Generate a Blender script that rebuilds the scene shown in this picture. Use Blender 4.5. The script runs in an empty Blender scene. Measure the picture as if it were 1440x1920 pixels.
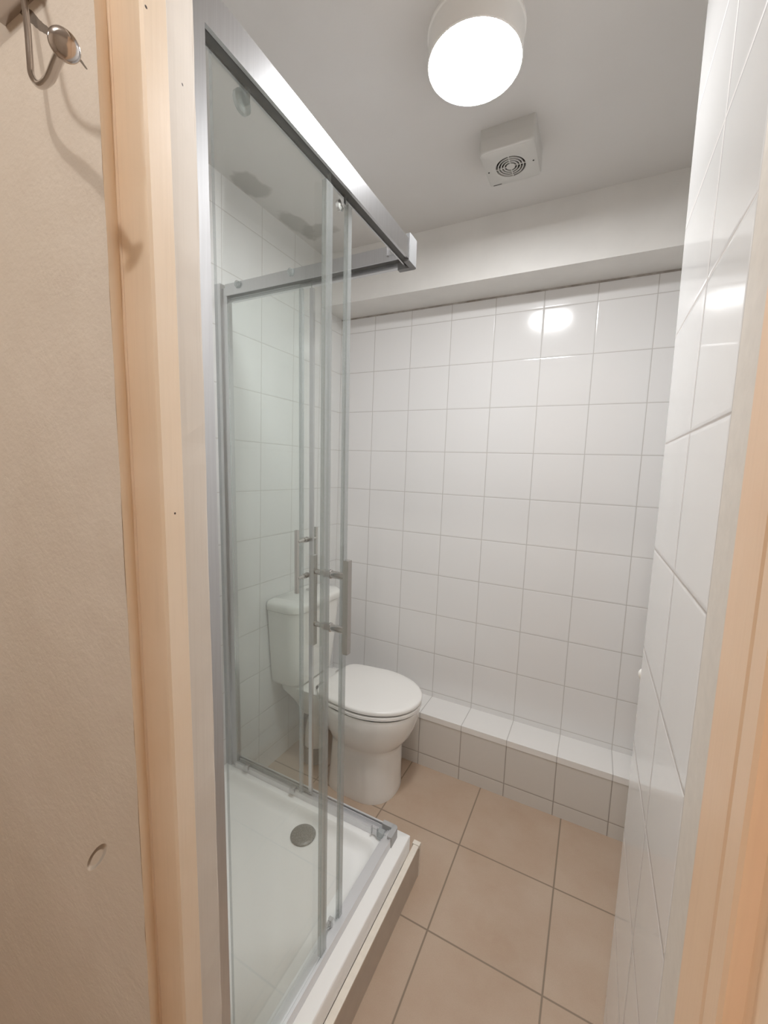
import bpy, bmesh, math, random
from mathutils import Vector, Matrix
random.seed(7)
C = bpy.context.scene.collection
sc = bpy.context.scene

# ------------------------------------------------------------------ camera
cam_data = bpy.data.cameras.new('camera')
cam_data.sensor_fit = 'HORIZONTAL'; cam_data.sensor_width = 36.0
cam_data.lens = 775.744 * 36.0 / 1440.0
cam_data.clip_start = 0.01; cam_data.clip_end = 50
cam = bpy.data.objects.new('camera', cam_data); C.objects.link(cam)
R_ = Vector((0.889226838, 0.455937818, 0.037367579))
U_ = Vector((-0.080713912, 0.075965726, 0.993838253))
F_ = Vector((-0.450289789, 0.886763731, -0.104351287))
M = Matrix.Identity(4)
for i in range(3):
    M[i][0] = R_[i]; M[i][1] = U_[i]; M[i][2] = -F_[i]
M[0][3], M[1][3], M[2][3] = 1.25157, -1.89737, 1.39853
cam.matrix_world = M
sc.camera = cam

# ------------------------------------------------------------------ world, lights, exposure
world = bpy.data.worlds.new('world'); sc.world = world; world.use_nodes = True
world.node_tree.nodes['Background'].inputs[0].default_value = (1.0, 0.93, 0.86, 1)
world.node_tree.nodes['Background'].inputs[1].default_value = 0.05
sc.view_settings.view_transform = 'Standard'; sc.view_settings.look = 'None'
sc.view_settings.gamma = 1.0; sc.view_settings.use_curve_mapping = False
sc.view_settings.exposure = 0.0
sc.cycles.transparent_max_bounces = 40; sc.cycles.max_bounces = 16; sc.cycles.diffuse_bounces = 8; sc.cycles.glossy_bounces = 6
LAMP_EMIT = 118.0          # toilet ceiling lamp diffuser
LAMP_COL = (0.975, 0.985, 1.0)
def light(name, kind, loc, energy, col, size):
    d = bpy.data.lights.new(name, kind); d.energy = energy; d.color = col
    if kind == 'AREA':
        d.shape = 'DISK'; d.size = size
    else:
        d.shadow_soft_size = size
    o = bpy.data.objects.new(name, d); C.objects.link(o); o.location = loc
    return o
# hall ceiling bulb, behind the camera: it throws the hook's and the lintel's shadows onto the left jamb
light('hall_bulb', 'POINT', (1.24, -2.25, 2.34), 13.5, (1.0, 0.965, 0.915), 0.018)
# soft fill light added further along the hall, not a known fitting
light('hall_fill_light', 'AREA', (0.20, -2.55, 2.37), 11.0, (1.0, 0.97, 0.92), 0.35)

# ------------------------------------------------------------------ node helpers
def new_mat(name):
    m = bpy.data.materials.new(name); m.use_nodes = True
    nt = m.node_tree
    return m, nt, nt.nodes['Principled BSDF']
def lin(c):
    return tuple((v/12.92 if v <= 0.04045 else ((v+0.055)/1.055)**2.4) for v in [x/255 for x in c]) + (1,)
def mth(nt, op, a, b=None, clamp=False):
    n = nt.nodes.new('ShaderNodeMath'); n.operation = op; n.use_clamp = clamp
    for i, v in enumerate((a, b)):
        if v is None: continue
        if isinstance(v, (int, float)): n.inputs[i].default_value = v
        else: nt.links.new(v, n.inputs[i])
    return n.outputs[0]
def pos(nt):
    g = nt.nodes.new('ShaderNodeNewGeometry')
    s = nt.nodes.new('ShaderNodeSeparateXYZ'); nt.links.new(g.outputs['Position'], s.inputs[0])
    return g, s.outputs
def noise(nt, scale, detail=3, rough=0.5, vec=None):
    n = nt.nodes.new('ShaderNodeTexNoise'); n.inputs['Scale'].default_value = scale
    n.inputs['Detail'].default_value = detail; n.inputs['Roughness'].default_value = rough
    if vec is None:
        g = nt.nodes.new('ShaderNodeNewGeometry'); vec = g.outputs['Position']
    nt.links.new(vec, n.inputs['Vector']); return n.outputs['Fac']
def maprange(nt, v, a, b, c=0.0, d=1.0, smooth=False):
    n = nt.nodes.new('ShaderNodeMapRange'); n.clamp = True
    if smooth: n.interpolation_type = 'SMOOTHSTEP'
    nt.links.new(v, n.inputs[0])
    for i, x in enumerate((a, b, c, d)): n.inputs[i+1].default_value = x
    return n.outputs[0]
def mix(nt, fac, a, b):
    n = nt.nodes.new('ShaderNodeMix'); n.data_type = 'RGBA'
    if isinstance(fac, (int, float)): n.inputs[0].default_value = fac
    else: nt.links.new(fac, n.inputs[0])
    for i, v in ((6, a), (7, b)):
        if isinstance(v, tuple): n.inputs[i].default_value = v
        else: nt.links.new(v, n.inputs[i])
    return n.outputs[2]
def bump(nt, h, strength, dist, bsdf=None, normal=None):
    n = nt.nodes.new('ShaderNodeBump'); n.inputs['Strength'].default_value = strength
    n.inputs['Distance'].default_value = dist
    nt.links.new(h, n.inputs['Height'])
    if normal is not None: nt.links.new(normal, n.inputs['Normal'])
    if bsdf is not None: nt.links.new(n.outputs[0], bsdf.inputs['Normal'])
    return n.outputs[0]
def edge_dist(nt, v, off, size):
    """distance in metres from v to the nearest grout line off + n*size"""
    t = mth(nt, 'DIVIDE', mth(nt, 'SUBTRACT', v, off), size)
    f = mth(nt, 'FRACT', t)
    d = mth(nt, 'MINIMUM', f, mth(nt, 'SUBTRACT', 1.0, f))
    cell = mth(nt, 'FLOOR', t)
    return mth(nt, 'MULTIPLY', d, size), cell
def tile_mat(name, a0, a1, o0, o1, size, grout_w, tile, grout, rough=0.12, warp=0.004, mottled=None, lines0=None, lines1=None):
    m, nt, b = new_mat(name)
    g, s = pos(nt)
    d0, c0 = edge_dist(nt, s[a0], o0, size)
    if lines0 is not None:
        d0 = None
        for L in lines0:
            dd = mth(nt, 'ABSOLUTE', mth(nt, 'SUBTRACT', s[a0], L)); d0 = dd if d0 is None else mth(nt, 'MINIMUM', d0, dd)
    if lines1 is None:
        d1, c1 = edge_dist(nt, s[a1], o1, size)
    else:
        d1 = None; c1 = None
        for L in lines1:
            dd = mth(nt, 'ABSOLUTE', mth(nt, 'SUBTRACT', s[a1], L))
            cc = mth(nt, 'GREATER_THAN', s[a1], L)
            d1 = dd if d1 is None else mth(nt, 'MINIMUM', d1, dd)
            c1 = cc if c1 is None else mth(nt, 'ADD', c1, cc)
    d = mth(nt, 'MINIMUM', d0, d1)
    tmask = maprange(nt, d, grout_w*0.35, grout_w*0.75)     # 0 in the joint, 1 on the tile
    pillow = maprange(nt, d, 0.0, grout_w*2.2, 0, 1, True)
    cx = nt.nodes.new('ShaderNodeCombineXYZ'); nt.links.new(c0, cx.inputs[0]); nt.links.new(c1, cx.inputs[1])
    wn = nt.nodes.new('ShaderNodeTexWhiteNoise'); nt.links.new(cx.outputs[0], wn.inputs[0])
    # every tile sits at its own slight tilt
    sub = nt.nodes.new('ShaderNodeVectorMath'); sub.operation = 'SUBTRACT'
    nt.links.new(wn.outputs['Color'], sub.inputs[0]); sub.inputs[1].default_value = (0.5, 0.5, 0.5)
    scl = nt.nodes.new('ShaderNodeVectorMath'); scl.operation = 'SCALE'; scl.inputs['Scale'].default_value = warp
    nt.links.new(sub.outputs[0], scl.inputs[0])
    ad = nt.nodes.new('ShaderNodeVectorMath'); ad.operation = 'ADD'
    nt.links.new(g.outputs['Normal'], ad.inputs[0]); nt.links.new(scl.outputs[0], ad.inputs[1])
    nrm = nt.nodes.new('ShaderNodeVectorMath'); nrm.operation = 'NORMALIZE'; nt.links.new(ad.outputs[0], nrm.inputs[0])
    if mottled:
        n1 = noise(nt, 5.0, 5, 0.6); n2 = noise(nt, 34.0, 4, 0.6); n3 = noise(nt, 320.0, 2)
        col = mix(nt, maprange(nt, n1, 0.35, 0.68), tile, mottled)
        col = mix(nt, maprange(nt, n2, 0.3, 0.75, 0, 0.28), col, tile)
        col = mix(nt, maprange(nt, n3, 0.4, 0.8, 0, 0.12), col, grout)
        v = maprange(nt, wn.outputs['Value'], 0, 1, 0, 0.16)
        col = mix(nt, v, col, mottled)
        h = mth(nt, 'ADD', pillow, mth(nt, 'MULTIPLY', n2, 0.08))
    else:
        n1 = noise(nt, 3.0, 2)
        col = mix(nt, maprange(nt, n1, 0.3, 0.7, 0, 0.3), tile, tuple(c*0.965 for c in tile[:3])+(1,))
        h = mth(nt, 'ADD', pillow, mth(nt, 'MULTIPLY', noise(nt, 14.0, 2), 0.10))
    col = mix(nt, tmask, grout, col)
    nt.links.new(col, b.inputs['Base Color'])
    nt.links.new(maprange(nt, tmask, 0, 1, 0.7, rough), b.inputs['Roughness'])
    bump(nt, h, 0.45, 0.0012, b, nrm.outputs[0])
    return m
def simple(name, col, rough=0.4, metal=0.0, nscale=None, nstr=0.1, coat=0.0, dark=None, stretch=None):
    m, nt, b = new_mat(name)
    b.inputs['Base Color'].default_value = col; b.inputs['Roughness'].default_value = rough
    b.inputs['Metallic'].default_value = metal; b.inputs['Coat Weight'].default_value = coat
    if nscale:
        vec = None
        g = nt.nodes.new('ShaderNodeNewGeometry'); vec = g.outputs['Position']
        if stretch:
            mp = nt.nodes.new('ShaderNodeMapping'); mp.inputs['Scale'].default_value = stretch
            nt.links.new(vec, mp.inputs[0]); vec = mp.outputs[0]
        f = noise(nt, nscale, 4, 0.55, vec)
        bump(nt, f, nstr, 0.002, b)
        d = dark or tuple(c*0.93 for c in col[:3]) + (1,)
        nt.links.new(mix(nt, maprange(nt, f, 0.35, 0.7), col, d), b.inputs['Base Color'])
    return m

WHITE_TILE = lin((230, 229, 228)); GROUT = lin((194, 191, 187))
m_tile_back = tile_mat('tile_back_wall', 0, 2, 0.0, 0.0867, 0.2, 0.0028, WHITE_TILE, GROUT)
m_tile_left = tile_mat('tile_left_wall', 1, 2, -0.185, 0.0867, 0.2, 0.0028, WHITE_TILE, GROUT)
m_tile_right = tile_mat('tile_right_wall', 1, 2, -1.385, 0.0645, 0.2, 0.0030, WHITE_TILE, lin((186, 180, 175)), rough=0.09, warp=0.002, lines0=[-1.385, -1.185, -0.45, -0.25, -0.05])
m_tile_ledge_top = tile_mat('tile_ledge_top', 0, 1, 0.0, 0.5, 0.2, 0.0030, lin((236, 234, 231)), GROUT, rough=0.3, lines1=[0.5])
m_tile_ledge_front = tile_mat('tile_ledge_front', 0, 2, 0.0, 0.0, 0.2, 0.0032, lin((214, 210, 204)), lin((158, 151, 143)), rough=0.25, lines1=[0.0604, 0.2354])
m_floor = tile_mat('tile_floor', 0, 1, 0.572, -0.1612-0.3194, 0.3309, 0.0046, lin((194, 173, 153)), lin((140, 124, 107)), rough=0.42, warp=0.004, mottled=lin((183, 158, 136)))

# ---- plaster of the hall side: rough roller texture, a scratch, a gouge, small pits
def plaster_mat():
    m, nt, b = new_mat('hall_plaster')
    g, s = pos(nt)
    n1 = noise(nt, 90, 5, 0.65); n2 = noise(nt, 16, 4, 0.6); n3 = noise(nt, 3.2, 3)
    base = mix(nt, maprange(nt, n3, 0.3, 0.7), lin((210, 199, 187)), lin((203, 191, 177)))
    base = mix(nt, maprange(nt, n2, 0.35, 0.75, 0, 0.35), base, lin((196, 182, 168)))
    h = mth(nt, 'ADD', mth(nt, 'MULTIPLY', n1, 0.35), n2)
    # diagonal scratch, x/z line from (0.585,1.935) to (0.737,1.808), tapering
    ax, az, bx, bz = 0.606, 1.922, 0.764, 1.787
    L = math.hypot(bx-ax, bz-az); ux, uz = (bx-ax)/L, (bz-az)/L
    px = mth(nt, 'SUBTRACT', s[0], ax); pz = mth(nt, 'SUBTRACT', s[2], az)
    t = mth(nt, 'DIVIDE', mth(nt, 'ADD', mth(nt, 'MULTIPLY', px, ux), mth(nt, 'MULTIPLY', pz, uz)), L)
    dd = mth(nt, 'ADD', mth(nt, 'MULTIPLY', px, -uz), mth(nt, 'MULTIPLY', pz, ux))
    dd = mth(nt, 'ABSOLUTE', mth(nt, 'ADD', dd, mth(nt, 'MULTIPLY', mth(nt, 'SUBTRACT', noise(nt, 60, 3), 0.5), 0.006)))
    w = maprange(nt, t, 0.0, 1.0, 0.0075, 0.0008)
    inside = mth(nt, 'MULTIPLY', mth(nt, 'LESS_THAN', dd, w), mth(nt, 'MULTIPLY', mth(nt, 'GREATER_THAN', t, -0.05), mth(nt, 'LESS_THAN', t, 1.0)))
    base = mix(nt, inside, base, lin((104, 90, 76)))
    h = mth(nt, 'SUBTRACT', h, mth(nt, 'MULTIPLY', inside, 0.8))
    # gouge low on the wall
    cx, cz, ang = 0.677, 0.847, math.radians(51)
    qx = mth(nt, 'SUBTRACT', s[0], cx); qz = mth(nt, 'SUBTRACT', s[2], cz)
    e1 = mth(nt, 'DIVIDE', mth(nt, 'ADD', mth(nt, 'MULTIPLY', qx, math.cos(ang)), mth(nt, 'MULTIPLY', qz, math.sin(ang))), 0.040)
    e2 = mth(nt, 'DIVIDE', mth(nt, 'ADD', mth(nt, 'MULTIPLY', qx, -math.sin(ang)), mth(nt, 'MULTIPLY', qz, math.cos(ang))), 0.0085)
    r = mth(nt, 'SQRT', mth(nt, 'ADD', mth(nt, 'MULTIPLY', e1, e1), mth(nt, 'MULTIPLY', e2, e2)))
    gz = maprange(nt, r, 0.6, 1.1, 1, 0, True)
    h = mth(nt, 'SUBTRACT', h, mth(nt, 'MULTIPLY', gz, 4.0))
    nt.links.new(base, b.inputs['Base Color']); b.inputs['Roughness'].default_value = 0.62
    bump(nt, h, 0.8, 0.0026, b)
    return m
m_plaster = plaster_mat()

def wood_mat(name, c1, c2, dots=(), rough=0.38):
    m, nt, b = new_mat(name)
    g, s = pos(nt)
    mp = nt.nodes.new('ShaderNodeMapping'); mp.inputs['Scale'].default_value = (1, 1, 0.03)
    nt.links.new(g.outputs['Position'], mp.inputs[0])
    n1 = noise(nt, 170, 4, 0.6, mp.outputs[0]); n2 = noise(nt, 7, 4)
    base = mix(nt, maprange(nt, n2, 0.3, 0.7), c1, c2)
    base = mix(nt, maprange(nt, n1, 0.5, 0.8, 0, 0.3), base, tuple(c*0.86 for c in c2[:3])+(1,))
    h = mth(nt, 'ADD', n1, mth(nt, 'MULTIPLY', noise(nt, 45, 4), 1.2))
    for (yy, zz, rr) in dots:
        a = mth(nt, 'SUBTRACT', s[1], yy); c = mth(nt, 'SUBTRACT', s[2], zz)
        r = mth(nt, 'SQRT', mth(nt, 'ADD', mth(nt, 'MULTIPLY', a, a), mth(nt, 'MULTIPLY', c, c)))
        k = maprange(nt, r, rr*0.7, rr, 1, 0)
        base = mix(nt, k, base, lin((58, 42, 32)))
        h = mth(nt, 'SUBTRACT', h, k)
    nt.links.new(base, b.inputs['Base Color']); b.inputs['Roughness'].default_value = rough
    bump(nt, h, 0.14, 0.0010, b)
    return m
m_wood = wood_mat('cream_gloss_wood', lin((240, 223, 202)), lin((235, 215, 190)), dots=[(-1.568, 1.335, 0.0016), (-1.593, 1.860, 0.0018)])
m_wood_r = wood_mat('cream_gloss_wood_right', lin((240, 209, 178)), lin((235, 200, 166)))
m_liner = wood_mat('painted_liner', lin((212, 203, 192)), lin((205, 195, 183)), dots=[(-1.537, 1.837, 0.0017)], rough=0.75)
m_strip = simple('painted_edge_strip', lin((222, 214, 204)), 0.42, nscale=60, nstr=0.15)

def ceiling_mat():
    m, nt, b = new_mat('ceiling_paint')
    g, s = pos(nt)
    n = noise(nt, 2.4, 3); base = mix(nt, maprange(nt, n, 0.3, 0.7), lin((216, 214, 211)), lin((210, 207, 203)))
    # two patches of damp staining and flaking along the wall over the shower
    for (x, y, rx, ry) in ((0.055, -0.70, 0.055, 0.075), (0.05, -0.43, 0.05, 0.11), (0.10, -0.36, 0.09, 0.05)):
        a = mth(nt, 'DIVIDE', mth(nt, 'SUBTRACT', s[0], x), rx); c = mth(nt, 'DIVIDE', mth(nt, 'SUBTRACT', s[1], y), ry)
        r = mth(nt, 'SQRT', mth(nt, 'ADD', mth(nt, 'MULTIPLY', a, a), mth(nt, 'MULTIPLY', c, c)))
        r = mth(nt, 'ADD', r, mth(nt, 'MULTIPLY', mth(nt, 'SUBTRACT', noise(nt, 18, 4), 0.5), 1.3))
        k = maprange(nt, r, 0.75, 1.05, 0.55, 0)
        base = mix(nt, k, base, lin((150, 146, 140)))
    nt.links.new(base, b.inputs['Base Color']); b.inputs['Roughness'].default_value = 0.7
    bump(nt, mth(nt, 'ADD', noise(nt, 5, 3), mth(nt, 'MULTIPLY', noise(nt, 130, 3), 0.1)), 0.25, 0.006, b)
    return m
m_ceil = ceiling_mat()
m_paint = simple('bulkhead_paint', lin((226, 224, 220)), 0.55, nscale=6, nstr=0.12)
m_hall = simple('hall_wall_paint', lin((206, 194, 180)), 0.7, nscale=20, nstr=0.1)
m_caulk = simple('dirty_joint', lin((140, 132, 124)), 0.8, nscale=14, dark=lin((196, 190, 184)))

m_ceramic = simple('white_ceramic', lin((238, 236, 232)), 0.10, coat=0.3)
m_plastic = simple('white_plastic', lin((236, 234, 230)), 0.28)
m_fanpl = simple('fan_plastic', lin((196, 194, 189)), 0.35)
m_dark = simple('dark_void', lin((40, 37, 34)), 0.8)
m_grey = simple('grey_pipe', lin((150, 147, 140)), 0.5)
m_acryl = simple('tray_acrylic', lin((244, 244, 242)), 0.36)
m_cream = simple('plinth_edge_cream', lin((234, 227, 215)), 0.5, nscale=60, nstr=0.1)
m_riser = simple('plinth_board', lin((188, 176, 163)), 0.35, nscale=30, nstr=0.06)
m_alu = simple('satin_aluminium', (0.62, 0.62, 0.63, 1), 0.29, 1.0, nscale=500, nstr=0.02, stretch=(1, 1, 0.02))
m_alu_b = simple('brushed_steel', (0.60, 0.575, 0.55, 1), 0.2, 1.0, nscale=600, nstr=0.03)
m_rail = simple('satin_rail', (0.74, 0.74, 0.75, 1), 0.48, 0.85)
m_corner_low = simple('lower_corner_moulding', lin((172, 172, 172)), 0.4)
m_corner = simple('corner_moulding_grey', lin((120, 120, 120)), 0.4)
m_chrome = simple('chrome', (0.72, 0.71, 0.70, 1), 0.07, 1.0)
m_nickel = simple('hook_nickel', (0.55, 0.51, 0.49, 1), 0.13, 1.0)
m_gasket_shade = simple('grey_gasket_gap_shade', lin((86, 86, 84)), 0.5)  # rail gaskets, and dark filler standing in for shade in the toilet gaps

def drain_mat():
    m, nt, b = new_mat('speckled_waste_cover')
    v = nt.nodes.new('ShaderNodeTexVoronoi'); v.inputs['Scale'].default_value = 260
    g = nt.nodes.new('ShaderNodeNewGeometry'); nt.links.new(g.outputs['Position'], v.inputs['Vector'])
    nt.links.new(mix(nt, maprange(nt, v.outputs['Distance'], 0.2, 0.7), lin((110, 112, 108)), lin((142, 143, 139))), b.inputs['Base Color'])
    b.inputs['Metallic'].default_value = 0.25; b.inputs['Roughness'].default_value = 0.4
    return m
m_drain = drain_mat()

def glass_mat(name, tint, film):
    m = bpy.data.materials.new(name); m.use_nodes = True; nt = m.node_tree
    for n in list(nt.nodes): nt.nodes.remove(n)
    out = nt.nodes.new('ShaderNodeOutputMaterial')
    tr = nt.nodes.new('ShaderNodeBsdfTransparent'); tr.inputs[0].default_value = tint
    gl = nt.nodes.new('ShaderNodeBsdfGlossy'); gl.inputs['Roughness'].default_value = 0.02
    gl.inputs[0].default_value = (1, 1, 1, 1)
    df = nt.nodes.new('ShaderNodeBsdfDiffuse'); df.inputs[0].default_value = lin((215, 220, 216))
    g = nt.nodes.new('ShaderNodeNewGeometry')
    fr = nt.nodes.new('ShaderNodeFresnel'); fr.inputs[0].default_value = 1.5
    fac = mth(nt, 'MULTIPLY', fr.outputs[0], mth(nt, 'SUBTRACT', 1.0, g.outputs['Backfacing']))
    a = nt.nodes.new('ShaderNodeMixShader')
    mp = nt.nodes.new('ShaderNodeMapping'); mp.inputs['Scale'].default_value = (1, 1, 0.12)
    nt.links.new(g.outputs['Position'], mp.inputs[0])
    f = maprange(nt, noise(nt, 22, 5, 0.6, mp.outputs[0]), 0.35, 0.75, film*0.6, film*1.6)   # dried water marks
    nt.links.new(f, a.inputs[0]); nt.links.new(tr.outputs[0], a.inputs[1]); nt.links.new(df.outputs[0], a.inputs[2])
    b = nt.nodes.new('ShaderNodeMixShader')
    nt.links.new(fac, b.inputs[0]); nt.links.new(a.outputs[0], b.inputs[1]); nt.links.new(gl.outputs[0], b.inputs[2])
    nt.links.new(b.outputs[0], out.inputs[0])
    return m
m_glass = glass_mat('toughened_glass', (0.974, 0.985, 0.979, 1), 0.012)
def seal_mat():
    m = bpy.data.materials.new('clear_seal'); m.use_nodes = True; nt = m.node_tree
    for n in list(nt.nodes): nt.nodes.remove(n)
    out = nt.nodes.new('ShaderNodeOutputMaterial'); tr = nt.nodes.new('ShaderNodeBsdfTransparent')
    tr.inputs[0].default_value = (0.86, 0.88, 0.88, 1)
    p = nt.nodes.new('ShaderNodeBsdfPrincipled'); p.inputs['Base Color'].default_value = lin((206, 210, 210)); p.inputs['Roughness'].default_value = 0.12
    p.inputs['Metallic'].default_value = 0.35
    a = nt.nodes.new('ShaderNodeMixShader'); a.inputs[0].default_value = 0.42
    nt.links.new(tr.outputs[0], a.inputs[1]); nt.links.new(p.outputs[0], a.inputs[2]); nt.links.new(a.outputs[0], out.inputs[0])
    return m
m_seal = seal_mat()
m_glass_edge = m_seal

def emit_mat(name, col, strength):
    m = bpy.data.materials.new(name); m.use_nodes = True; nt = m.node_tree
    b = nt.nodes['Principled BSDF']
    b.inputs['Base Color'].default_value = (0.9, 0.9, 0.9, 1)
    b.inputs['Emission Color'].default_value = col + (1,); b.inputs['Emission Strength'].default_value = strength
    return m
m_lamp = emit_mat('lamp_diffuser', LAMP_COL, LAMP_EMIT)

# ------------------------------------------------------------------ mesh helpers
LEAN = 0.026
def lean(v):   # the frame and the jamb are not plumb: they lean slightly towards the hall
    return Vector((v.x, v.y - LEAN*(v.z - 1.37), v.z))
def finish(name, bm, mats, parent=None, smooth=False, leaning=False, bevel=0.0, seg=2):
    if bevel > 0:
        bmesh.ops.bevel(bm, geom=[e for e in bm.edges if e.calc_face_angle(0) > 0.6], offset=bevel, segments=seg, affect='EDGES', profile=0.6)
    if leaning:
        for v in bm.verts: v.co = lean(v.co)
    bmesh.ops.recalc_face_normals(bm, faces=bm.faces)
    me = bpy.data.meshes.new(name); bm.to_mesh(me); bm.free()
    for m in (mats if isinstance(mats, (list, tuple)) else [mats]): me.materials.append(m)
    if smooth:
        for p in me.polygons: p.use_smooth = True
        try: me.set_sharp_from_angle(angle=math.radians(smooth if smooth is not True else 40))
        except Exception: pass
    o = bpy.data.objects.new(name, me); C.objects.link(o)
    if parent is not None:
        o.parent = parent
        o.matrix_parent_inverse = Matrix.Translation(-ROOT_LOC.get(parent.name, Vector((0, 0, 0))))
    return o
ROOT_LOC = {}
def box(bm, x0, x1, y0, y1, z0, z1, mi=0):
    vs = [bm.verts.new((x, y, z)) for x in (x0, x1) for y in (y0, y1) for z in (z0, z1)]
    fs = []
    for q in ((0, 1, 3, 2), (4, 6, 7, 5), (0, 4, 5, 1), (2, 3, 7, 6), (0, 2, 6, 4), (1, 5, 7, 3)):
        f = bm.faces.new([vs[i] for i in q]); f.material_index = mi; fs.append(f)
    return vs
def prism(bm, poly, z0, z1, mi=0):
    a = [bm.verts.new((x, y, z0)) for x, y in poly]; b = [bm.verts.new((x, y, z1)) for x, y in poly]
    n = len(poly)
    bm.faces.new(a[::-1]).material_index = mi; bm.faces.new(b).material_index = mi
    for i in range(n):
        bm.faces.new((a[i], a[(i+1) % n], b[(i+1) % n], b[i])).material_index = mi
def loft(bm, loops, cap0=True, cap1=True, mi=0):
    rs = [[bm.verts.new(p) for p in L] for L in loops]
    n = len(loops[0])
    for a, b in zip(rs, rs[1:]):
        for i in range(n):
            bm.faces.new((a[i], a[(i+1) % n], b[(i+1) % n], b[i])).material_index = mi
    if cap0: bm.faces.new(rs[0][::-1]).material_index = mi
    if cap1: bm.faces.new(rs[-1]).material_index = mi
def lathe(bm, prof, origin, axis='z', seg=48, mi=0):
    """prof: list of (radius, height along axis)"""
    o = Vector(origin); loops = []
    for r, h in prof:
        L = []
        for i in range(seg):
            t = 2*math.pi*i/seg
            a, b = max(r, 1e-5)*math.cos(t), max(r, 1e-5)*math.sin(t)
            d = {'z': (a, b, h), 'x': (h, a, b), 'y': (a, h, b)}[axis]
            L.append(o + Vector(d))
        loops.append(L)
    loft(bm, loops, True, True, mi)
def tube(bm, pts, r, seg=16, mi=0, caps=True):
    pts = [Vector(p) for p in pts]; loops = []
    up = None
    for i, p in enumerate(pts):
        t = (pts[min(i+1, len(pts)-1)] - pts[max(i-1, 0)]).normalized()
        if up is None:
            up = t.orthogonal().normalized()
        else:
            up = (up - t*up.dot(t)).normalized()
        s = t.cross(up); rr = r[i] if isinstance(r, (list, tuple)) else r
        loops.append([p + (up*math.cos(2*math.pi*k/seg) + s*math.sin(2*math.pi*k/seg))*rr for k in range(seg)])
    loft(bm, loops, caps, caps, mi)
def smooth_path(ctrl, n=8):
    P = [Vector(p) for p in ctrl]; P = [P[0]*2-P[1]] + P + [P[-1]*2-P[-2]]; out = []
    for i in range(1, len(P)-2):
        for k in range(n):
            t = k/n
            out.append(0.5*((2*P[i]) + (-P[i-1]+P[i+1])*t + (2*P[i-1]-5*P[i]+4*P[i+1]-P[i+2])*t*t + (-P[i-1]+3*P[i]-3*P[i+1]+P[i+2])*t**3))
    out.append(P[-2]); return out
def rrect(x0, x1, y0, y1, z, r, n=6, rs=None):
    pts = []; rs = rs or (r, r, r, r)   # corners: x1y1, x0y1, x0y0, x1y0
    for (cx, cy, a0, rr) in ((x1-rs[0], y1-rs[0], 0, rs[0]), (x0+rs[1], y1-rs[1], 90, rs[1]), (x0+rs[2], y0+rs[2], 180, rs[2]), (x1-rs[3], y0+rs[3], 270, rs[3])):
        for k in range(n+1):
            a = math.radians(a0 + 90*k/n); pts.append(Vector((cx+rr*math.cos(a), cy+rr*math.sin(a), z)))
    return pts
def struct(name, bm, m, **k):
    o = finish(name, bm, m, **k); o['kind'] = 'structure'; return o
def thing(name, label, cat, loc):
    o = bpy.data.objects.new(name, None); C.objects.link(o); o.location = loc
    o.empty_display_size = 0.05
    o['label'] = label; o['category'] = cat; ROOT_LOC[o.name] = Vector(loc); return o
def tag(o, label, cat):
    o['label'] = label; o['category'] = cat; return o

# ------------------------------------------------------------------ room shell
CEIL = 2.40
bm = bmesh.new(); box(bm, -1.2, 2.4, -3.3, 0.0, -0.06, 0.0); struct('floor', bm, m_floor)
bm = bmesh.new(); box(bm, -1.2, 2.4, -3.3, 0.0, CEIL, CEIL+0.06); struct('ceiling', bm, m_ceil)
bm = bmesh.new(); box(bm, -0.12, 1.8, 0.0, 0.12, 0.0, CEIL); struct('wall_back', bm, m_tile_back)
bm = bmesh.new(); box(bm, -0.12, 0.0, -1.5, 0.0, 0.0, CEIL); struct('wall_left', bm, m_tile_left)

# right side: tiled pier beside the door and the recessed wall behind it
bm = bmesh.new()
prof = [(-1.385, 0.0), (-0.950, 0.0), (-0.955, 1.30), (-0.940, 1.60), (-0.905, 1.95), (-0.885, 2.40), (-1.385, 2.40)]
a = [bm.verts.new((1.362, y, z)) for y, z in prof]; b = [bm.verts.new((1.60, y, z)) for y, z in prof]
bm.faces.new(a); bm.faces.new(b[::-1])
for i in range(len(prof)):
    j = (i+1) % len(prof); bm.faces.new((a[i], b[i], b[j], a[j]))
box(bm, 1.60, 1.72, -1.0, 0.0, 0.0, CEIL)
struct('wall_right', bm, m_tile_right)

# boxed bulkhead under the ceiling, tiled ledge along the floor
bm = bmesh.new(); box(bm, 0.0, 1.60, -0.183, 0.0, 2.163, CEIL)
struct('wall_bulkhead', bm, m_paint, bevel=0.003)
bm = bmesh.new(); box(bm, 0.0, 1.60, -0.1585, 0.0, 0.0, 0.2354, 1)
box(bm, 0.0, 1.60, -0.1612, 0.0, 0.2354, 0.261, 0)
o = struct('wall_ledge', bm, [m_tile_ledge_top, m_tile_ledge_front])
bm = bmesh.new(); box(bm, 0.0, 1.60, -0.0022, 0.0, 2.156, 2.164)
struct('trim_1', bm, m_caulk)

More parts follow.
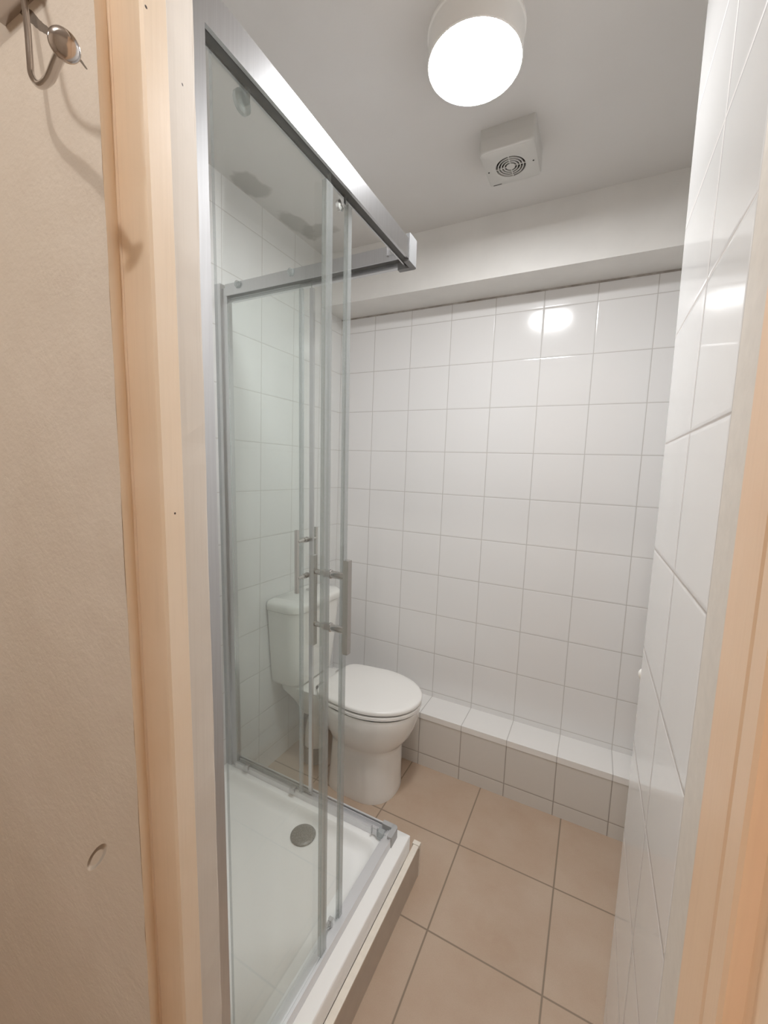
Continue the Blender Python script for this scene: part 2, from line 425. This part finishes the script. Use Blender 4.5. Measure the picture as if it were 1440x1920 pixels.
# hall side wall with the doorway: plaster left of the door, lintel, wall right of the door
bm = bmesh.new()
prism(bm, [(-1.1, -1.62), (0.780, -1.62), (0.766, -1.6194), (0.754, -1.605), (0.754, -1.500), (-1.1, -1.500)], 0.0, CEIL)
for f in bm.faces:
    if f.calc_center_median().y > -1.51: f.material_index = 1
bmesh.ops.subdivide_edges(bm, edges=[e for e in bm.edges if abs(e.verts[0].co.z-e.verts[1].co.z) > 1], cuts=60)
for v in bm.verts:                       # worn, slightly ragged plaster arris
    if v.co.x > 0.77 and v.co.y < -1.61: v.co.x += random.uniform(-0.0012, 0.0012)
struct('wall_front', bm, [m_plaster, m_tile_left], leaning=True)
bm = bmesh.new(); box(bm, 0.70, 1.40, -1.64, -1.50, 2.02, CEIL)
struct('wall_lintel', bm, m_plaster)
bm = bmesh.new(); box(bm, 1.40, 2.3, -1.62, -1.50, 0.0, CEIL); box(bm, 1.362, 1.60, -1.484, -1.385, 0.0, CEIL, 1)
struct('wall_front_right', bm, [m_plaster, m_strip])

# left door frame (moulded, proud of the plaster) and its painted liner
bm = bmesh.new()
prism(bm, [(0.7785, -1.6190), (0.7690, -1.6060), (0.7615, -1.5965), (0.7640, -1.5950), (0.7665, -1.5958), (0.7995, -1.5865), (0.8020, -1.5835), (0.7985, -1.5550), (0.7960, -1.5530), (0.7560, -1.553), (0.7560, -1.6188)], 0.0, 2.06)
struct('trim_2', bm, m_wood, leaning=True, bevel=0.0007)
bm = bmesh.new()
prism(bm, [(0.7935, -1.5535), (0.7755, -1.5040), (0.7735, -1.5000), (0.75, -1.4990), (0.75, -1.5535)], 0.0, 2.02)
bmesh.ops.subdivide_edges(bm, edges=[e for e in bm.edges if abs(e.verts[0].co.z-e.verts[1].co.z) > 1], cuts=70)
for v in bm.verts:
    if -1.506 < v.co.y < -1.4995 and v.co.x > 0.77: v.co.x += random.uniform(-0.0007, 0.0007)
struct('trim_3', bm, m_liner, leaning=True)
# right door frame
bm = bmesh.new()
prism(bm, [(1.362, -1.484), (1.3525, -1.4845), (1.3520, -1.5460), (1.3535, -1.5490), (1.3520, -1.5530), (1.3465, -1.5720), (1.3450, -1.5980), (1.3470, -1.6010),
           (1.3560, -1.6020), (1.3575, -1.6080), (1.3540, -1.6250), (1.3540, -1.700), (1.3600, -1.706), (1.42, -1.706), (1.42, -1.484)], 0.0, 2.06)
struct('trim_4', bm, m_wood_r, bevel=0.0007)
bm = bmesh.new(); box(bm, 0.70, 1.42, -1.60, -1.52, 2.00, 2.05)
struct('trim_5', bm, m_wood)

# the hall behind the camera
bm = bmesh.new(); box(bm, -1.2, -1.1, -3.2, -1.62, 0, CEIL); struct('wall_hall_left', bm, m_hall)
bm = bmesh.new(); box(bm, 2.3, 2.4, -3.2, -1.62, 0, CEIL); struct('wall_hall_right', bm, m_hall)
bm = bmesh.new(); box(bm, -1.2, 2.4, -3.3, -3.2, 0, CEIL); struct('wall_hall_back', bm, m_hall)

# ------------------------------------------------------------------ shower enclosure
XG = 0.755; YG = -0.765      # outer faces of the frame
ZT0, ZT1 = 1.962, 2.012      # top rail
ZB = 0.180
enc = thing('shower_enclosure', 'corner shower cubicle of clear glass in a satin aluminium frame, both sliding doors open', 'shower enclosure', (XG-0.02, YG, ZB))
bm = bmesh.new(); box(bm, 0.718, XG, -1.4985, -1.4665, ZB, 2.015); box(bm, 0.716, 0.728, -1.4665, -1.4575, ZB, 2.0)
finish('wall_post', bm, m_alu, enc, leaning=True, bevel=0.002)
bm = bmesh.new(); box(bm, 0.0, 0.028, YG-0.036, YG, ZB, 2.020); box(bm, 0.028, 0.052, YG-0.028, YG-0.006, ZB, 2.005)
finish('wall_post', bm, m_alu, enc, leaning=True, bevel=0.002)
# top rails: channel section (front face, roof, underside slots)
def rail_y(name, z0, z1, y0, y1, mat=m_alu):
    bm = bmesh.new()
    box(bm, XG-0.006, XG, y0, y1, z0, z1); box(bm, XG-0.028, XG-0.006, y0, y1, z1-0.006, z1)
    box(bm, XG-0.028, XG-0.024, y0, y1, z0, z1-0.006); box(bm, XG-0.024, XG-0.006, y0, y1, z0+0.003, z0+0.006, 1)
    return finish(name, bm, [mat, m_gasket_shade], enc, leaning=True)
def rail_x(name, z0, z1, x0, x1, mat=m_alu):
    bm = bmesh.new()
    box(bm, x0, x1, YG-0.012, YG, z0, z1); box(bm, x0, x1, YG-0.036, YG-0.012, z1-0.006, z1)
    box(bm, x0, x1, YG-0.036, YG-0.032, z0+0.012, z1-0.006)
    box(bm, x0, x1, YG-0.032, YG-0.012, z0+0.013, z0+0.015, 1)
    return finish(name, bm, [mat, m_gasket_shade], enc, leaning=True)
rail_y('top_rail', ZT0, ZT1, -1.4665, YG-0.012)
rail_x('top_rail', ZT0, ZT1, 0.052, XG-0.012)
def bottom_rail(axis):
    bm = bmesh.new()
    if axis == 'y':
        box(bm, XG-0.006, XG, -1.4665, YG-0.012, ZB, ZB+0.030); box(bm, XG-0.030, XG-0.006, -1.4665, YG-0.012, ZB, ZB+0.020)
        box(bm, XG-0.036, XG-0.030, -1.4665, YG-0.012, ZB, ZB+0.012); box(bm, XG-0.022, XG-0.006, -1.4665, YG-0.012, ZB+0.018, ZB+0.026)
    else:
        box(bm, 0.052, XG-0.012, YG-0.006, YG, ZB, ZB+0.030); box(bm, 0.052, XG-0.012, YG-0.026, YG-0.006, ZB, ZB+0.014)
        box(bm, 0.052, XG-0.012, YG-0.036, YG-0.026, ZB, ZB+0.022); box(bm, 0.052, XG-0.012, YG-0.012, YG-0.010, ZB+0.014, ZB+0.026)
    return finish('bottom_rail', bm, m_rail, enc, leaning=True, bevel=0.0008, seg=1)
bottom_rail('y'); bottom_rail('x')
for z0, z1 in ((ZT0-0.006, ZT1+0.014), (ZB, ZB+0.036)):
    bm = bmesh.new()
    loft(bm, [rrect(XG-0.014, XG+0.003, YG-0.05, YG+0.003, z, 0.002, 4, (0.010, 0.002, 0.002, 0.002)) for z in (z0, z1)])
    loft(bm, [rrect(XG-0.05, XG-0.013, YG-0.014, YG+0.003, z, 0.002, 4) for z in (z0, z1)])
    finish('corner_joint', bm, m_corner if z0 > 1 else m_corner_low, enc, leaning=True)

def pane(name, x0, x1, y0, y1, z0, z1, parent=enc):
    bm = bmesh.new(); box(bm, x0, x1, y0, y1, z0, z1)
    dx, dy = x1-x0, y1-y0
    for f in bm.faces:
        n = f.normal; f.normal_update(); n = f.normal
        big = abs(n.x) > 0.5 if dx < dy else abs(n.y) > 0.5
        f.material_index = 0 if big else 1
    return finish(name, bm, [m_glass, m_glass_edge], parent, leaning=True)
def bar(name, x0, x1, y0, y1, z0, z1, m, parent):
    bm = bmesh.new(); box(bm, x0, x1, y0, y1, z0, z1)
    return finish(name, bm, m, parent, leaning=True, bevel=0.0009, seg=1)
# side facing the room: fixed panel (front half) and sliding door pushed behind it
fx = pane('fixed_panel', XG-0.013, XG-0.007, -1.466, -1.170, ZB+0.022, ZT0+0.006)
bar('edge_seal', XG-0.015, XG-0.005, -1.188, -1.166, ZB+0.03, ZT0-0.02, m_seal, fx)
da = pane('sliding_door', XG-0.025, XG-0.019, -1.440, -1.088, ZB+0.016, ZT0+0.004)
bar('edge_seal', XG-0.028, XG-0.017, -1.090, -1.076, ZB+0.02, ZT0-0.01, m_seal, da)
# side facing the toilet
fb = pane('fixed_panel', 0.040, 0.408, YG-0.018, YG-0.013, ZB+0.022, ZT0+0.006)
bar('edge_seal', 0.404, 0.418, YG-0.020, YG-0.011, ZB+0.03, ZT0-0.01, m_alu, fb)
db = pane('sliding_door', 0.055, 0.372, YG-0.030, YG-0.025, ZB+0.016, ZT0+0.004)
bar('edge_seal', 0.371, 0.383, YG-0.032, YG-0.022, ZB+0.02, ZT0-0.01, m_seal, db)

# handles: pair of flat bars on pegs through the glass
def lean_y(y, z): return y - LEAN*(z-1.37)
def handle_a():
    y = -1.148; gx = XG-0.022; zs = (1.160, 1.036)
    bm = bmesh.new()
    box(bm, 0.780, 0.793, y-0.011, y+0.004, 0.985, 1.198); box(bm, 0.690, 0.700, y-0.008, y+0.005, 0.985, 1.198)
    for z in zs:
        lathe(bm, [(0.0062, 0.700-gx), (0.0062, 0.0)], (gx, y, z), 'x', 20)
        lathe(bm, [(0.0105, 0.006), (0.0105, 0.010), (0.0085, 0.011), (0.0085, 0.781-gx)], (gx, y, z), 'x', 24)
        lathe(bm, [(0.010, -0.008), (0.010, -0.003)], (gx, y, z), 'x', 24)
    o = finish('handle', bm, m_alu_b, da, smooth=35, leaning=True, bevel=0.0006, seg=1); o['label'] = 'brushed steel bar handle on two pegs'
def handle_b():
    x = 0.396; gy = YG-0.0275; zs = (1.150, 1.026)
    bm = bmesh.new()
    box(bm, x-0.006, x+0.005, gy+0.050, gy+0.060, 0.975, 1.188); box(bm, x-0.006, x+0.005, gy-0.052, gy-0.042, 0.975, 1.188)
    for z in zs:
        lathe(bm, [(0.0062, 0.0), (0.0062, 0.052)], (x, gy, z), 'y', 20)
        lathe(bm, [(0.0062, -0.044), (0.0062, 0.0)], (x, gy, z), 'y', 20)
        lathe(bm, [(0.0095, 0.003), (0.0095, 0.010)], (x, gy, z), 'y', 20); lathe(bm, [(0.0095, -0.010), (0.0095, -0.003)], (x, gy, z), 'y', 20)
    o = finish('handle', bm, m_alu_b, db, smooth=35, leaning=True); o['label'] = 'brushed steel bar handle on two pegs'
handle_a(); handle_b()
# rollers of the doors
def roller(axis, a, z, par, r=0.012, chrome=m_chrome):
    bm = bmesh.new()
    if axis == 'y':
        lathe(bm, [(r*0.6, -0.004), (r, -0.002), (r, 0.004), (r*0.6, 0.007)], (XG-0.034, a, z), 'x', 24)
        box(bm, XG-0.034, XG-0.020, a-0.004, a+0.004, z-0.004, z+0.02)
    else:
        lathe(bm, [(r*0.6, -0.007), (r, -0.004), (r, 0.002), (r*0.6, 0.004)], (a, YG-0.040, z), 'y', 24)
        box(bm, a-0.006, a+0.006, YG-0.040, YG-0.024, z-0.012, z+0.006)
    finish('roller', bm, chrome, par, smooth=35, leaning=True)
roller('y', -1.372, ZT0-0.014, da, 0.016, m_seal); roller('y', -1.10, ZT0-0.014, da, 0.011)
roller('y', -1.112, ZB+0.026, da, 0.012); roller('y', -1.40, ZB+0.026, da, 0.012)
for a_ in (0.115, 0.345): roller('x', a_, ZB+0.024, db, 0.012, m_alu); roller('x', a_, ZT1-0.010, db, 0.011, m_seal)
# plastic stops in the toilet-side top rail and the room-side bottom rail
for (x, z) in ((0.695, ZT1-0.016), (0.690, ZB+0.022)):
    bm = bmesh.new(); box(bm, x-0.012, x-0.009, YG-0.046, YG-0.036, z-0.012, z+0.014); box(bm, x+0.009, x+0.012, YG-0.046, YG-0.036, z-0.012, z+0.014)
    box(bm, x-0.009, x+0.009, YG-0.040, YG-0.036, z-0.010, z+0.006)
    finish('door_stop', bm, m_alu, enc, leaning=True)
bm = bmesh.new(); box(bm, 0.702, 0.724, YG-0.046, YG-0.026, ZB+0.004, ZB+0.030); finish('corner_guide', bm, m_seal, enc, leaning=True, bevel=0.002)

# ------------------------------------------------------------------ shower tray, waste, plinth
tray = thing('shower_tray', 'white acrylic shower tray inside the glass cubicle, raised on a plinth', 'shower tray', (0.4, -1.1, 0.12))
X0, X1, Y0, Y1 = 0.002, 0.793, -1.499, -0.708
loops = [rrect(X0, X1, Y0, Y1, 0.122, 0.004), rrect(X0, X1, Y0, Y1, 0.176, 0.004), rrect(X0+0.001, X1-0.003, Y0+0.001, Y1-0.003, 0.1795, 0.004),
         rrect(X0+0.028, X1-0.078, Y0+0.028, Y1-0.080, 0.1795, 0.030), rrect(X0+0.031, X1-0.081, Y0+0.031, Y1-0.083, 0.178, 0.032),
         rrect(X0+0.036, X1-0.086, Y0+0.036, Y1-0.088, 0.165, 0.036), rrect(X0+0.041, X1-0.091, Y0+0.041, Y1-0.093, 0.152, 0.040),
         rrect(X0+0.050, X1-0.100, Y0+0.050, Y1-0.101, 0.142, 0.048), rrect(X0+0.063, X1-0.113, Y0+0.063, Y1-0.112, 0.1375, 0.055),
         rrect(X0+0.15, X1-0.20, Y0+0.15, Y1-0.18, 0.135, 0.06)]
bm = bmesh.new(); loft(bm, loops)
basin = finish('basin', bm, m_acryl, tray, smooth=48)
bm = bmesh.new(); lathe(bm, [(0.034, 0.0), (0.042, 0.001), (0.043, 0.004), (0.040, 0.007), (0.030, 0.0085), (0.0, 0.009)], (0.455, -0.849, 0.1365), 'z', 48)
o = finish('waste_cover', bm, m_drain, tray, smooth=40); o['label'] = 'round speckled grey waste cover'

pl = thing('shower_plinth', 'low boxed plinth of painted boards under the white shower tray', 'plinth', (0.80, -1.08, 0.0))
bm = bmesh.new(); box(bm, 0.798, 0.812, -1.4985, -0.668, 0.0, 0.117); finish('front_board', bm, m_riser, pl)
bm = bmesh.new(); box(bm, 0.7945, 0.8135, -1.4985, -0.680, 0.117, 0.1225); box(bm, 0.790, 0.8150, -0.6785, -0.662, 0.112, 0.1235)
o = finish('top_edge', bm, m_cream, pl, bevel=0.001, seg=1); o['label'] = 'cream top edge strip'
bm = bmesh.new(); box(bm, 0.002, 0.780, -0.742, -0.728, 0.0, 0.1215); finish('side_board', bm, m_riser, pl)
bm = bmesh.new(); box(bm, 0.808, 0.8135, -0.668, -0.662, 0.0, 0.110); finish('end_strip', bm, m_cream, pl)

# ------------------------------------------------------------------ toilet
CY = -0.362
wc = thing('toilet', 'white close coupled toilet with its lid closed, standing between cubicle and ledge', 'toilet', (0.35, CY, 0.0))
def dshape(xb, xf, xc, hw, z, hb=None, n=44, pf=2.15, pb=2.6, cy=CY):
    pts = []
    for i in range(n):
        t = 2*math.pi*i/n; c, s = math.cos(t), math.sin(t)
        if c >= 0:
            x = xc + (xf-xc)*abs(c)**(2/pf); y = hw*math.copysign(abs(s)**(2/pf), s)
        else:
            k = abs(c)**(2/pb); x = xc - (xc-xb)*k
            w = hw if hb is None else hw + (hb-hw)*k
            y = w*math.copysign(abs(s)**(2/pb), s) if hb is None else w*math.copysign(abs(s)**(2/pb), s)
        pts.append(Vector((x, cy+y, z)))
    return pts
bm = bmesh.new()
secs = [(0.285, 0.588, 0.455, 0.136, 0.0), (0.285, 0.589, 0.455, 0.137, 0.006), (0.285, 0.587, 0.455, 0.135, 0.03), (0.285, 0.586, 0.455, 0.133, 0.06),
        (0.285, 0.586, 0.455, 0.131, 0.14), (0.285, 0.586, 0.455, 0.129, 0.200), (0.283, 0.590, 0.455, 0.130, 0.218), (0.278, 0.602, 0.450, 0.137, 0.232), (0.270, 0.617, 0.45, 0.147, 0.250),
        (0.256, 0.636, 0.445, 0.159, 0.280), (0.242, 0.650, 0.44, 0.168, 0.315), (0.230, 0.659, 0.44, 0.174, 0.350), (0.224, 0.663, 0.44, 0.176, 0.375), (0.222, 0.663, 0.44, 0.176, 0.388), (0.224, 0.661, 0.44, 0.174, 0.3925)]
loft(bm, [dshape(a_, b_, c_, d_, z_, pb=4.5-2*min(1, z_/0.3), pf=2.3 if z_ < 0.21 else 2.15) for a_, b_, c_, d_, z_ in secs])
# shelf carrying the cistern, rounded underneath
loft(bm, [rrect(0.10, 0.30, CY-0.07, CY+0.07, 0.255, 0.04), rrect(0.06, 0.33, CY-0.098, CY+0.098, 0.325, 0.045), rrect(0.015, 0.34, CY-0.118, CY+0.118, 0.370, 0.045),
          rrect(0.012, 0.34, CY-0.122, CY+0.122, 0.398, 0.045), rrect(0.018, 0.33, CY-0.116, CY+0.116, 0.402, 0.042)])
pan = finish('pan', bm, m_ceramic, wc, smooth=50)
bm = bmesh.new(); tube(bm, smooth_path([(0.34, CY, 0.16), (0.27, CY, 0.235), (0.20, CY, 0.24), (0.155, CY, 0.17), (0.145, CY, 0.0)]), 0.052, 24)
finish('trap', bm, m_ceramic, wc, smooth=60)
bm = bmesh.new(); tube(bm, smooth_path([(0.145, CY, 0.075), (0.145, CY, 0.0)]), 0.061, 24); o = finish('waste_pipe', bm, m_grey, wc, smooth=60); o['label'] = 'grey waste connector'
# seat ring and lid
def lidshape(z, s=0.0, d=0.0):
    return [Vector((p.x, p.y, z)) for p in dshape(0.236+s, 0.672-s+d, 0.440, 0.183-s, z, hb=0.158-s, pf=2.05, pb=7.0, n=72)]
bm = bmesh.new(); loft(bm, [lidshape(0.4005, 0.004, -0.003), lidshape(0.402, 0.001, -0.001), lidshape(0.4125, 0.001, -0.001), lidshape(0.4150, 0.005, -0.001)])
finish('seat', bm, m_plastic, wc, smooth=50)
bm = bmesh.new(); loft(bm, [lidshape(0.4205, 0.005), lidshape(0.423, 0.001), lidshape(0.432, 0.0), lidshape(0.4365, 0.002), lidshape(0.4395, 0.007), lidshape(0.4415, 0.02), lidshape(0.4422, 0.09)])
lid = finish('lid', bm, m_plastic, wc, smooth=50)
bm = bmesh.new(); loft(bm, [lidshape(0.4148, 0.009), lidshape(0.4207, 0.009)]); finish('lid_gap_shade', bm, m_gasket_shade, wc)  # dark strip painted in for the shade between lid and seat
bm = bmesh.new(); loft(bm, [dshape(0.235, 0.655, 0.44, 0.171, z) for z in (0.3915, 0.4007)]); finish('seat_gap_shade', bm, m_gasket_shade, wc)  # same dark filler as shade between seat and pan
for s in (-1, 1):
    bm = bmesh.new(); lathe(bm, [(0.011, -0.022), (0.013, -0.02), (0.013, 0.02), (0.011, 0.022)], (0.226, CY+s*0.078, 0.418), 'y', 24)
    lathe(bm, [(0.012, 0.0), (0.012, 0.018)], (0.226, CY+s*0.078, 0.400), 'z', 20)
    o = finish('hinge', bm, m_chrome, wc, smooth=40); o['label'] = 'chrome hinge'
# cistern
def cis(z, hw, xf, r): return rrect(0.004, xf, CY-hw, CY+hw, z, r, 10, (r, 0.008, 0.008, r))
bm = bmesh.new(); loft(bm, [cis(0.405, 0.135, 0.135, 0.05), cis(0.412, 0.147, 0.146, 0.055), cis(0.425, 0.152, 0.151, 0.058), cis(0.55, 0.166, 0.160, 0.062), cis(0.758, 0.184, 0.170, 0.066)])
cs = finish('cistern', bm, m_ceramic, wc, smooth=50)
bm = bmesh.new(); loft(bm, [cis(0.757, 0.182, 0.168, 0.066), cis(0.7605, 0.182, 0.168, 0.066)]); finish('joint_line', bm, m_gasket_shade, cs)
bm = bmesh.new(); loft(bm, [cis(0.7605, 0.187, 0.173, 0.067), cis(0.764, 0.190, 0.177, 0.068), cis(0.787, 0.190, 0.177, 0.068), cis(0.796, 0.186, 0.173, 0.066), cis(0.801, 0.176, 0.163, 0.060), cis(0.803, 0.14, 0.13, 0.045)])
cl = finish('cistern_lid', bm, m_ceramic, cs, smooth=50)
bm = bmesh.new(); lathe(bm, [(0.022, 0.0), (0.022, 0.004), (0.019, 0.006), (0.0185, 0.004), (0.0175, 0.004), (0.017, 0.006), (0.0, 0.007)], (0.068, -0.318, 0.8025), 'z', 32)
o = finish('flush_button', bm, m_chrome, cs, smooth=30); o['label'] = 'round chrome flush button'

# ------------------------------------------------------------------ ceiling lamp
LX, LY, LR = 0.922, -0.872, 0.108
lamp = thing('ceiling_lamp', 'round white drum lamp glowing on the ceiling beside the fan', 'lamp', (LX, LY, CEIL))
bm = bmesh.new(); lathe(bm, [(LR+0.003, 0.0), (LR+0.003, -0.006), (LR, -0.008), (LR, -0.064), (LR-0.002, -0.066), (LR-0.004, -0.064), (0.0, -0.060)], (LX, LY, CEIL), 'z', 72)
finish('housing', bm, m_plastic, lamp, smooth=35)
bm = bmesh.new(); lathe(bm, [(LR-0.0042, -0.0625), (LR-0.0042, -0.0655), (LR-0.010, -0.0662), (0.0, -0.0675)], (LX, LY, CEIL), 'z', 72)
o = finish('diffuser', bm, m_lamp, lamp, smooth=60); o['label'] = 'glowing opal diffuser'

# ------------------------------------------------------------------ extractor fan
FX, FY, FZ = 0.942, -0.522, 2.328
fan = thing('extractor_fan', 'square pale plastic extractor fan with round grille, on the ceiling', 'fan', (FX, FY, CEIL))
hs = 0.080
bm = bmesh.new()
loft(bm, [rrect(FX-hs+0.002, FX+hs-0.002, FY-hs+0.002, FY+hs-0.002, CEIL, 0.006), rrect(FX-hs+0.002, FX+hs-0.002, FY-hs+0.002, FY+hs-0.002, CEIL-0.030, 0.006)])
finish('body', bm, m_fanpl, fan, smooth=35)
bm = bmesh.new()
R0 = 0.044; n = 56
def sq(z, s, r):
    out = []
    for k in range(96):
        a = 2*math.pi*(k+0.5)/96; c, d = math.cos(a), math.sin(a); p = 2*s/r if r else 30
        q = (abs(c)**18 + abs(d)**18)**(-1/18); out.append(Vector((FX+s*q*c, FY+s*q*d, z)))
    return out
def circ(z, r):
    return [Vector((FX+r*math.cos(2*math.pi*(k+0.5)/96), FY+r*math.sin(2*math.pi*(k+0.5)/96), z)) for k in range(96)]
loft(bm, [sq(CEIL-0.031, hs, 0.008), sq(FZ+0.012, hs, 0.008), sq(FZ+0.004, hs-0.003, 0.008), sq(FZ, hs-0.010, 0.006), circ(FZ, R0), circ(FZ+0.020, R0)], True, False)
finish('cover', bm, m_fanpl, fan, smooth=35)
bm = bmesh.new(); lathe(bm, [(R0, 0.0), (R0, 0.001)], (FX, FY, FZ+0.019), 'z', 40); finish('recess', bm, m_dark, fan)
bm = bmesh.new()
for r0, r1 in ((0.0352, 0.0380), (0.0268, 0.0298), (0.0185, 0.0215)):
    loft(bm, [[Vector((FX+r*math.cos(2*math.pi*k/48), FY+r*math.sin(2*math.pi*k/48), z)) for k in range(48)] for r, z in ((r0, FZ+0.003), (r0, FZ), (r1, FZ), (r1, FZ+0.003), (r0, FZ+0.003))], False, False)
lathe(bm, [(0.0130, 0.003), (0.0130, 0.0), (0.0, 0.0)], (FX, FY, FZ), 'z', 40)
for k in range(4):
    a = math.radians(90*k); u = Vector((math.cos(a), math.sin(a), 0)); v = Vector((-u.y, u.x, 0))*0.0012
    c0, c1 = Vector((FX, FY, FZ+0.0003))+u*0.012, Vector((FX, FY, FZ+0.0003))+u*0.0445
    loft(bm, [[c0-v, c0+v, c1+v, c1-v], [p+Vector((0, 0, 0.004)) for p in (c0-v, c0+v, c1+v, c1-v)]])
finish('grille', bm, m_fanpl, fan)
for dx in (-0.066, 0.066):
    bm = bmesh.new(); lathe(bm, [(0.0026, -0.0004), (0.0026, 0.002)], (FX+dx, FY, FZ), 'z', 16); finish('screw', bm, m_dark, fan)
bm = bmesh.new(); box(bm, FX-0.066, FX-0.040, FY+hs-0.0155, FY+hs-0.0130, FZ-0.0003, FZ+0.003); finish('release_slot', bm, m_dark, fan)

# ------------------------------------------------------------------ coat hook
hk = thing('coat_hook', 'polished metal coat hook with round knob, on plaster beside the door frame', 'hook', (0.70, -1.62, 1.83))
DY = -LEAN*(1.80-1.37)
def hp(x, y, z): return Vector((x, y, z))
bm = bmesh.new()
path = smooth_path([hp(0.683, -1.648, 1.886), hp(0.691, -1.650, 1.861), hp(0.700, -1.652, 1.827), hp(0.706, -1.654, 1.798), hp(0.715, -1.657, 1.777), hp(0.737, -1.661, 1.758), hp(0.769, -1.668, 1.746), hp(0.808, -1.680, 1.736), hp(0.844, -1.692, 1.725)], 8)
tube(bm, path, [0.0030 + 0.0012*min(1, max(0, (k-36)/14)) for k in range(len(path))], 20)
finish('wire', bm, m_nickel, hk, smooth=60)
ax = (path[-1] - path[-9]).normalized(); kc = path[-1]
q = ax.to_track_quat('Z', 'Y').to_matrix()
bm = bmesh.new(); lathe(bm, [(0.0032, -0.002), (0.0050, 0.000), (0.0098, 0.0005), (0.0126, 0.0025), (0.0130, 0.0042), (0.0118, 0.0062), (0.0085, 0.0080), (0.0, 0.0090)], (0, 0, 0), 'z', 40)
for v in bm.verts: v.co = kc + q @ (v.co*0.84)
finish('knob', bm, m_nickel, hk, smooth=60)
bm = bmesh.new(); box(bm, 0.610, 0.712, -1.652, -1.6315, 1.884, 1.940)
finish('base_plate', bm, m_nickel, hk, bevel=0.003)

# ------------------------------------------------------------------ small white fitting just showing past the tiled pier
bm = bmesh.new(); lathe(bm, [(0.0, 0.0), (0.010, 0.0), (0.013, 0.003), (0.013, 0.010), (0.009, 0.014), (0.0, 0.016)], (1.3715, -0.9505, 1.005), 'y', 24)
o = finish('wall_cap', bm, m_plastic, smooth=50); tag(o, 'tiny white round cap peeping past the far edge of the tiled wall beside the door', 'cap')
